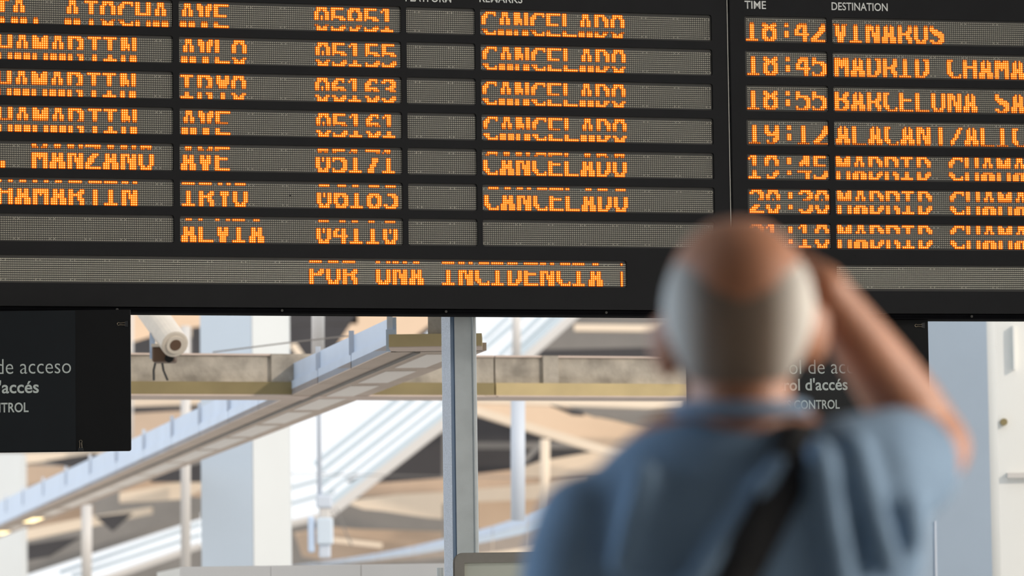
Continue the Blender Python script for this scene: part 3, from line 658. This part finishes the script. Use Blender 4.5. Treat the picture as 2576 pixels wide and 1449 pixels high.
# second canopy
def px_slab(name, pts, zoff, m, parent): pass
c2 = empty('far_canopy', P(1110, 1370, 50)); tag(c2, 'distant pale canopy rising to the right behind the steel post', 'canopy'); c0 = c2.location.copy()
def c2part(name, pts, th, m):
    ps = [P(*p) - c0 for p in pts]; return G().prism(ps, (0, th, 0)).out(name, c2, m)
xs = [735, 800, 870, 950, 1040, 1140, 1240, 1330, 1420, 1500]
def yt(x): return 1424 - (x - 735) * .14 - max(0, x - 850) ** 2 * .0002
def yb(x): return 1428 - (x - 735) * .09 - max(0, x - 850) ** 2 * .00015
for i in range(len(xs) - 1):
    a, b = xs[i], xs[i + 1] - 1.5; Ya = 80 - (a - 735) * .055; Yb = 80 - (b - 735) * .055
    c2part('fascia_panel', [(a, yt(a), Ya), (b, yt(b), Yb), (b, (yt(b) + yb(b)) / 2, Yb), (a, (yt(a) + yb(a)) / 2, Ya)], .1, 'fascia')
    c2part('lower_fascia', [(a, (yt(a) + yb(a)) / 2 + 1, Ya), (b, (yt(b) + yb(b)) / 2 + 1, Yb), (b, yb(b), Yb), (a, yb(a), Ya)], .1, 'colblue')
    if i >= 2: c2part('soffit_panel', [(a, yb(a), Ya), (b, yb(b), Yb), (b, yb(b) + (b - 850) * .075, Yb + 2), (a, yb(a) + (a - 850) * .075, Ya + 2)], .05, 'soffit')
# poles
px_pole('roof_pole', 331, 740, 1112, 62, 9, 'pipe', 'thin pale pole along the right edge of the left sign')
px_pole('roof_pole', 467, 820, 1440, 40, 25, 'pipe', 'grey-white pole left of the big column')
px_pole('roof_pole', 800, 740, 892, 24, 33, 'pipe', 'thick off-white pipe standing above the concrete beam')
px_pole('roof_pole', 218, 1270, 1460, 50, 27, 'pipe', 'grey pole at the lower left below the canopy')
px_pole('roof_pole', 1299, 740, 900, 44, 22, 'pipe', 'grey pole above the concrete beam right of the post')
px_pole('roof_pole', 1303, 995, 1310, 30, 36, 'bluepipe', 'pale blue-white pole right of the steel post')
bp_ = px_pole('roof_pole', 1371, 1105, 1290, 60, 24, 'beige', 'beige pole between the pale pole and the man')
adopt(px_beam('pole_brace', (1366, 1112, 61), (1318, 1160, 61), .08, .08, 'midgrey', 'b', 'brace'), bp_)
# speaker cluster on slim pole
sp = empty('loudspeaker_mast', P(808, 1400, 33)); tag(sp, 'cluster of pale blue-grey boxes on the slim pole', 'loudspeaker'); s0 = sp.location.copy()
def spbox(name, x0, y0, x1, y1, m, d=.12, rr=.02):
    a = P(x0, y0, 33) - s0; b = P(x1, y1, 33) - s0
    o = G().box(a.x, b.x, -d, d, b.z, a.z).out(name, sp, m); bevel(o, rr, 3)
spbox('mounting_head', 796, 1246, 836, 1278, 'bluepipe', .07); spbox('neck', 803, 1276, 830, 1306, 'pipe', .05)
spbox('speaker_box', 797, 1303, 838, 1370, 'colblue', .08); spbox('speaker_box', 775, 1300, 792, 1390, 'fascia', .06); spbox('lower_box', 802, 1368, 832, 1404, 'bluepipe', .05)
pa_ = P(804, 1250, 33.02) - s0; pb_ = P(800, 740, 33.02) - s0; G().tube([pa_, pb_, pb_ + Vector((0, 0, 3.0))], .021, 12).out('pole', sp, 'bluepipe', True)
# cables
CB = 'thin cables strung across the hall'
def cable(pts, r, label):
    ps = [P(*p) for p in pts]; c = ps[0]; o = G().tube([p - c for p in ps], r, 6).out('cable', None, 'midgrey'); o.location = c; tag(o, label, 'cable', CB)
cable([(535, 886, 22), (725, 862, 22), (925, 840, 22)], .004, 'dark thin cable rising above the concrete beam to the canopy')
cable([(728, 1192, 60), (960, 1196, 60), (1200, 1200, 60), (1480, 1205, 60)], .007, 'faint level cable across the glazed slope')
cable([(845, 1278, 60), (870, 1340, 60), (885, 1372, 60)], .012, 'thin dark cable hanging from the speaker mast')
# security camera
cc = P(408, 850, 19.0); cctv = empty('security_camera', cc); tag(cctv, 'off-white tube security camera pointing down above the beam', 'security camera')
A = P(372, 772, 19.25) - cc; B = P(440, 866, 18.85) - cc; d = (B - A).normalized()
o = G().tube([A, B, B + d * .003], [.068, .068, .060], 24).out('housing', cctv, 'camwhite', False)
G().tube([A - d * .02, A], [.05, .068], 24).out('rear_cap', cctv, 'camwhite')
fw = B + Vector((-.012, -.01, .004))
G().tube([B + d * .001, B + d * .012], [.045, .045], 20).out('lens_ring', cctv, 'camwhite'); G().tube([B + d * .0115, B + d * .014], [.030, .028], 20).out('lens', cctv, 'cambrown')
h0 = P(383, 872, 18.95) - cc; h1 = P(441, 911, 18.95) - cc
o = G().box(h0.x, h1.x, -.08, .06, h1.z, h0.z).out('junction_box', cctv, 'cambrown'); bevel(o, .012, 3)
G().box(h0.x - .002, h1.x + .004, -.085, .065, h0.z - .004, h0.z + .012).out('box_lid', cctv, 'camwhite')
lx = P(427, 903, 18.95) - cc; G().tube([(lx.x, -.078, lx.z), (lx.x, -.092, lx.z)], .021, 16).out('box_lens', cctv, 'black')
b0 = P(387, 840, 19.1) - cc; b1 = P(385, 905, 19.1) - cc; G().box(b0.x - .012, b0.x + .012, .0, .05, b1.z, b0.z).out('bracket', cctv, 'fascia')
for ex, ey in ((387, 955), (421, 955)):
    e0 = P(392 + (ex - 387) * .45, 908, 19.0) - cc; e1 = P(ex, ey, 19.2) - cc
    G().tube([e0, (e0 + e1) / 2 + Vector((-.006, 0, 0)), e1], .006, 8).out('cable', cctv, 'black')
# low partition and right pillar
px = P(452, 1426, 19); pt = empty('partition_screen', (px.x, 19, 0)); tag(pt, 'low light grey partition of flat panels along the frame bottom', 'partition')
wpx = 19 / FP; zt2 = px.z; xs2 = [0, (682 - 452) * wpx, (908 - 452) * wpx, (1140 - 452) * wpx, (1380 - 452) * wpx, (1640 - 452) * wpx]
for i in range(5): G().box(xs2[i], xs2[i + 1] - .004, 0, .05, 0, zt2 + .0).out('panel', pt, 'partition')
ps_ = px_prism('cream_cabinet', [(395, 1440, 26), (452, 1428, 26), (465, 1600, 26), (395, 1600, 26)], .4, 'wallwhite', 'small cream cabinet top left of the partition', 'cabinet')
pz = P(2488, 1100, 21); pil = empty('blue_pillar', (pz.x, 21, 0)); tag(pil, 'broad slate-blue pillar with cream rounded edge at the right', 'column')
sw = 21 / FP
G().box(-(2488 - 2150) * sw, 0, 0, .6, 0, 6.5).out('shaft', pil, 'pillar')
G().tube([(0.0, .06, 0), (0.0, .06, 6.5)], .055, 20).out('rounded_edge', pil, 'cream', True)
G().box((2345 - 2488) * sw, (2350 - 2488) * sw, -.01, .002, 0, P(2345, 1310, 21).z).out('conduit', pil, 'bluepipe')
wr = G().box(P(2496, 1100, 21.4).x, 6, 21.5, 21.8, 0, 7); wr = struct('wall_right', wr, 'wallwhite')
for (a, b, nm) in (((2532, 1190), (2600, 1202), 'trim_1'), ((2545, 820), (2553, 930), 'trim_2')):
    p0 = P(a[0], a[1], 21.5); p1 = P(b[0], b[1], 21.5); o = G().box(p0.x, p1.x, 21.46, 21.5, p1.z, p0.z).out(nm, None, 'wallwhite' if nm == 'trim_2' else 'pipe'); o['kind'] = 'structure'
p0 = P(2527, 1061, 21.45); o = G().tube([(0, 0, 0), (0, -.03, 0)], .02, 12).out('wall_button', None, 'olive'); o.location = p0 + Vector((0, .05, 0)); tag(o, 'small green button on the white wall at the right edge', 'button')

# ------------------------------------------------------------------ the man
from mathutils.bvhtree import BVHTree
def capsule(g, pts, rad, n=16, flat=None):
    """smooth tapered limb through pts with radii rad, rounded ends"""
    pts = [Vector(p) for p in pts]
    t0 = (pts[1] - pts[0]).normalized(); t1 = (pts[-1] - pts[-2]).normalized()
    PP = []; RR = []
    for a in (85, 60, 35, 15): PP.append(pts[0] - t0 * rad[0] * math.sin(math.radians(a))); RR.append(rad[0] * math.cos(math.radians(a)))
    PP += pts; RR += list(rad)
    for a in (15, 35, 60, 85): PP.append(pts[-1] + t1 * rad[-1] * math.sin(math.radians(a))); RR.append(rad[-1] * math.cos(math.radians(a)))
    g.tube(PP, RR, n)
def ellip(g, c, r, rot=None, n=24, m=16, fn=None):
    v = []; f = []; c = Vector(c)
    v.append(Vector((0, 0, 1)))
    for i in range(1, m):
        th = math.pi * i / m
        for k in range(n):
            ph = 2 * math.pi * k / n; v.append(Vector((math.sin(th) * math.cos(ph), math.sin(th) * math.sin(ph), math.cos(th))))
    v.append(Vector((0, 0, -1)))
    for k in range(n): f.append((0, 1 + k, 1 + (k + 1) % n)); f.append((len(v) - 1, 1 + (m - 2) * n + (k + 1) % n, 1 + (m - 2) * n + k))
    for i in range(m - 2):
        for k in range(n): a = 1 + i * n + k; b = 1 + i * n + (k + 1) % n; f.append((a, a + n, b + n, b))
    out = []
    for p in v:
        q = fn(p) if fn else Vector((p.x * r[0], p.y * r[1], p.z * r[2]))
        if rot: q = rot @ q
        out.append(q + c)
    g.add(out, f)
YM = 4.15
man = empty('person', (P(1850, 1449, YM).x, YM, 0)); m0 = Vector(man.location)
tag(man, 'white-haired balding man in blue-grey shirt seen from behind, right hand raised to brow', 'person')
def Q(px, py, Y): return P(px, py, Y) - m0
def rem(g, name, parent, m, vox, sm=6, fac=.6):
    o = g.out(name, None, m)
    r = o.modifiers.new('r', 'REMESH'); r.mode = 'VOXEL'; r.voxel_size = vox
    s_ = o.modifiers.new('s', 'SMOOTH'); s_.iterations = sm; s_.factor = fac
    me = bpy.data.meshes.new_from_object(o.evaluated_get(bpy.context.evaluated_depsgraph_get()))
    old = o.data; o.modifiers.clear(); o.data = me; bpy.data.meshes.remove(old)
    me.polygons.foreach_set('use_smooth', [True] * len(me.polygons)); me.name = name
    if not me.materials: me.materials.append(M[m])
    o.parent = parent; return o
HC = Q(1856, 775, 4.15); HC.z -= .0
tilt = Matrix.Rotation(math.radians(10), 3, 'X')
def headfn(p, off=0.0):
    # skull (face towards +y): narrower jaw, fuller back
    z = p.z; wx = .0785 * (1 - .30 * max(0, -z) ** 1.2) * (1 + .03 * (1 - abs(z))); 
    wy = .098 if p.y < 0 else .096
    wy *= (1 - .22 * max(0, -z) ** 1.3 if p.y < 0 else 1 - .05 * max(0, -z))
    hz_ = .098 if z > 0 else .128
    s_ = 1 + off
    ex = .90
    x = math.copysign(abs(p.x) ** ex, p.x); y = math.copysign(abs(p.y) ** ex, p.y)
    return Vector((x * wx * s_, y * wy * s_, z * hz_ * s_))
bg_ = G()
ellip(bg_, HC, None, tilt, 40, 28, headfn)
# face features on the far side
def hp(x, y, z): return HC + tilt @ Vector((x, y, z))
capsule(bg_, [hp(0, .088, .012), hp(0, .106, -.022), hp(0, .112, -.040)], [.008, .011, .014], 10)
capsule(bg_, [hp(-.036, .082, .022), hp(0, .094, .024), hp(.036, .082, .022)], [.010, .012, .010], 10)
capsule(bg_, [hp(-.022, .088, -.068), hp(0, .096, -.067), hp(.022, .088, -.068)], [.007, .009, .007], 10)
ellip(bg_, hp(0, .084, -.104), (.026, .022, .02))
def ear(px, py, sgn):
    c = Q(px, py, 4.155)
    ellip(bg_, c, (.011, .022, .036), Matrix.Rotation(math.radians(12 * sgn), 3, 'Y') @ Matrix.Rotation(math.radians(-24 * sgn), 3, 'Z'), 16, 12)
    ellip(bg_, c + Vector((-.004 * sgn, .006, -.012)), (.010, .012, .018), None, 12, 8)
ear(1664, 880, -1); ear(2056, 848, 1)
capsule(bg_, [Q(1858, 930, 4.155), Q(1862, 1010, 4.145), Q(1866, 1130, 4.145)], [.056, .056, .062], 24)
# trunk under the shirt
ellip(bg_, Q(1850, 1380, 4.16), (.165, .098, .17)); ellip(bg_, Q(1850, 1700, 4.17), (.155, .105, .20)); ellip(bg_, Q(1850, 2080, 4.17), (.160, .110, .15))
capsule(bg_, [Q(1500, 1300, 4.15), Q(1860, 1200, 4.14), Q(2180, 1195, 4.13)], [.038, .046, .044], 16)
# left arm hanging down
LS, LE, LW = Q(1462, 1320, 4.14), Q(1400, 1960, 4.12), Q(1420, 2560, 4.02)
capsule(bg_, [LS, (LS + LE) / 2 + Vector((0, -.008, 0)), LE, LE * .65 + LW * .35, LW], [.048, .046, .038, .038, .026], 18)
def hand(g, wrist, fwd, palm_n, thumb_dir, curl):
    f_ = fwd.normalized(); t_ = thumb_dir - thumb_dir.dot(f_) * f_; t_.normalize(); n_ = palm_n - palm_n.dot(f_) * f_ - palm_n.dot(t_) * t_; n_.normalize()
    for k, (o_, L, r) in enumerate(((.030, .072, .0092), (.010, .080, .0096), (-.010, .075, .0092), (-.029, .060, .0082))):
        b0_ = wrist + f_ * .014 + t_ * o_ * .6; kn = wrist + f_ * (.088 - abs(k - 1) * .004) + t_ * o_
        a1 = curl * .5; p1 = kn + (f_ * math.cos(a1) + n_ * math.sin(a1)) * L * .45
        a2 = curl * 1.1; p2 = p1 + (f_ * math.cos(a2) + n_ * math.sin(a2)) * L * .32
        a3 = curl * 1.6; p3 = p2 + (f_ * math.cos(a3) + n_ * math.sin(a3)) * L * .23
        capsule(g, [b0_, kn], [.013, .0125], 12); capsule(g, [kn, p1, p2, p3], [r * 1.12, r, r * .95, r * .8], 12)
    tb = wrist + f_ * .022 + t_ * .024; t1 = tb + (f_ * .6 + t_ * .7 + n_ * .35).normalized() * .042; t2 = t1 + (f_ * .85 + t_ * .3 + n_ * .4).normalized() * .032; t3 = t2 + (f_ * .95 + n_ * .4).normalized() * .022
    capsule(g, [wrist + f_ * .008 + t_ * .012, tb, t1], [.015, .015, .012], 12); capsule(g, [t1, t2, t3], [.0115, .0105, .009], 12)
hand(bg_, LW, (LW - LE), Vector((1, .2, 0)), Vector((0, 1, 0)), .45)
# right arm raised, hand at the brow
RS, RE, RW = Q(2190, 1195, 4.13), Q(2352, 1128, 4.37), Q(2068, 722, 4.27)
capsule(bg_, [RS, RS * .5 + RE * .5 + Vector((0, 0, -.004)), RE], [.052, .048, .042], 20)
capsule(bg_, [RE, RE * .72 + RW * .28, RE * .4 + RW * .6, RE * .12 + RW * .88, RW], [.042, .0435, .037, .029, .027], 20)
hand(bg_, RW, Vector((-.075, .045, .028)), Vector((-.6, -.7, -.1)), Vector((0, -.15, -1)), .25)
# legs
for sx_, kx in ((-1, -.10), (1, .10)):
    capsule(bg_, [Vector((kx * .9, .02, .90)), Vector((kx * 1.05, .02, .50)), Vector((kx * 1.1, .0, .10))], [.080, .055, .042], 18)
    capsule(bg_, [Vector((kx * 1.1, -.03, .06)), Vector((kx * 1.25, .14, .035))], [.036, .030], 12)
body = rem(bg_, 'body', man, 'skin', .0065, 5)
# eyes and mouth
for ex in (-.031, .031):
    e = G(); ellip(e, (0, 0, 0), (.0115, .0115, .0115), None, 14, 10); eo = e.out('eye', man, 'camwhite', True); eo.location = hp(ex, .080, .006)
mo = G(); capsule(mo, [hp(-.02, .098, -.066), hp(0, .106, -.066), hp(.02, .098, -.066)], [.003, .004, .003], 8); mo.out('mouth', man, 'skin')
# hair: horseshoe round the bald crown
hg = G()
def hairfn(p):
    a = p.copy()
    edge_z = .22 + .42 * min(1, abs(a.x)) ** 1.2 - .06 * (a.y < -.8)
    mk = 1 / (1 + math.exp((a.z - edge_z) * 9))
    mk *= 1 / (1 + math.exp((a.y + .02) * 12)); mk *= 1 / (1 + math.exp((-.62 - a.z) * 12))
    return headfn(p, -.05 + .098 * mk)
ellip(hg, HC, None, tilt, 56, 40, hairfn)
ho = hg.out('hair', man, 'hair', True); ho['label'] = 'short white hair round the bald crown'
for s_ in (-1, 1):
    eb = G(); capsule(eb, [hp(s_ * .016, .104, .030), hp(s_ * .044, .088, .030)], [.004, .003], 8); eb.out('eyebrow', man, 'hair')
# shirt
sg = G()
ellip(sg, Q(1850, 1400, 4.155), (.185, .118, .165)); ellip(sg, Q(1850, 1720, 4.165), (.178, .124, .24)); ellip(sg, Q(1850, 2080, 4.165), (.172, .128, .16))
capsule(sg, [Q(1480, 1318, 4.145), Q(1590, 1270, 4.14), Q(1710, 1212, 4.14), Q(1860, 1182, 4.14), Q(2010, 1196, 4.14), Q(2190, 1188, 4.13)], [.050, .054, .056, .058, .055, .058], 20)
capsule(sg, [Q(1476, 1318, 4.14), Q(1452, 1420, 4.14), Q(1422, 1640, 4.125)], [.055, .060, .060], 20)
capsule(sg, [Q(1800, 1212, 4.14), Q(1930, 1212, 4.14)], [.074, .074], 20)
capsule(sg, [Q(2120, 1190, 4.12), Q(2200, 1180, 4.15), Q(2268, 1172, 4.26)], [.062, .064, .066], 20)
capsule(sg, [Q(2230, 1230, 4.17), Q(2200, 1400, 4.15), Q(2130, 1620, 4.15)], [.052, .056, .05], 16)
# drape folds: ridges running from the raised shoulder across the back
for a, b, r in (((2150, 1120, 4.065), (2230, 1420, 4.06), .010), ((2060, 1130, 4.045), (2120, 1500, 4.035), .010), ((2270, 1150, 4.12), (2290, 1350, 4.10), .010), ((1620, 1180, 4.06), (1560, 1420, 4.05), .008), ((1960, 1160, 4.04), (1720, 1500, 4.025), .007)):
    capsule(sg, [Q(*a), Q(*b)], [r * 1.6, r * 1.9], 12)
shirt = rem(sg, 'shirt', man, 'shirt', .007, 7, .6)
cg = G(); cc_ = Q(1860, 1066, 4.145)
cg.tube([cc_ + Vector((.069 * math.cos(a), .066 * math.sin(a), .006 + .006 * math.cos(2 * a) - .012 * math.sin(a))) for a in [2 * math.pi * k / 32 for k in range(33)]], .0085, 10)
cg.out('collar', man, 'shirt', True)
# trousers and shoes
tg = G(); ellip(tg, Vector((0, .015, .93)), (.175, .128, .13))
for kx in (-.10, .10): capsule(tg, [Vector((kx * .9, .02, .88)), Vector((kx * 1.05, .02, .50)), Vector((kx * 1.1, .0, .13))], [.098, .075, .066], 20)
rem(tg, 'trousers', man, 'trouser', .011, 4)
for kx in (-1, 1):
    sh = G(); capsule(sh, [Vector((kx * .11, -.05, .050)), Vector((kx * .118, .06, .046)), Vector((kx * .13, .17, .040))], [.046, .045, .036], 16)
    sh.box(kx * .12 - .044, kx * .12 + .044, -.09, .20, 0, .02); rem(sh, 'shoe', man, 'shoe', .009, 3)
# shoulder bag with strap running over the back
bvh = BVHTree.FromPolygons([v.co + m0 for v in shirt.data.vertices], [tuple(p.vertices) for p in shirt.data.polygons])
camp = Vector((0, 0, CAMZ)); path = []
for (x, y) in ((2014, 1092), (2004, 1135), (1980, 1188), (1948, 1238), (1916, 1300), (1880, 1375), (1845, 1449), (1792, 1560), (1740, 1660), (1690, 1780), (1630, 1900), (1570, 2020)):
    d = ray(x, y).normalized(); h = bvh.ray_cast(camp, d)
    if h[0] is None: h = bvh.find_nearest(P(x, y, 4.1))
    path.append((h[0], h[1]))
front = [Q(2025, 1085, 4.10) + m0, Q(2022, 1078, 4.14) + m0, Q(2010, 1090, 4.19) + m0, Q(1950, 1250, 4.27) + m0, Q(1850, 1450, 4.30) + m0, Q(1700, 1750, 4.31) + m0, Q(1560, 2020, 4.27) + m0]
fp = []
for p in front:
    h = bvh.find_nearest(p); fp.append((h[0], h[1]))
full = fp[::-1] + path
bag = empty('shoulder_bag', Vector((full[-1][0].x, full[-1][0].y, full[-1][0].z))); tag(bag, 'black bag strap slung diagonally across the man from his right shoulder', 'bag')
b0 = Vector(bag.location); V = []; Fs = []; hw = .0255
pts = [p + n * .011 for p, n in full]
for _ in range(3):
    q_ = [pts[0]] + [(pts[i - 1] + pts[i] * 2 + pts[i + 1]) / 4 for i in range(1, len(pts) - 1)] + [pts[-1]]
    m_ = [full[0][1]] + [(full[i - 1][1] + full[i][1] * 2 + full[i + 1][1]).normalized() for i in range(1, len(pts) - 1)] + [full[-1][1]]
    pts = q_; full = [(full[i][0], m_[i]) for i in range(len(full))]
for i, (p, n) in enumerate(full):
    c = pts[i]; t = (pts[min(i + 1, len(pts) - 1)] - pts[max(i - 1, 0)]).normalized(); s_ = t.cross(n).normalized()
    for a, h_ in ((-hw, -.012), (hw, -.012), (hw, .0025), (-hw, .0025)): V.append(c + s_ * a + n * h_ - b0)
for i in range(len(full) - 1):
    for k in range(4): Fs.append((i * 4 + k, i * 4 + (k + 1) % 4, i * 4 + 4 + (k + 1) % 4, i * 4 + 4 + k))
Fs += [(3, 2, 1, 0), tuple((len(full) - 1) * 4 + k for k in range(4))]
G().add(V, Fs).out('strap', bag, 'strap', True)
po = G().box(-.14, .0, -.075, .13, -.22, .0).out('pouch', bag, 'strap'); po.location = (-.015, 0.02, .0); bevel(po, .02, 3)
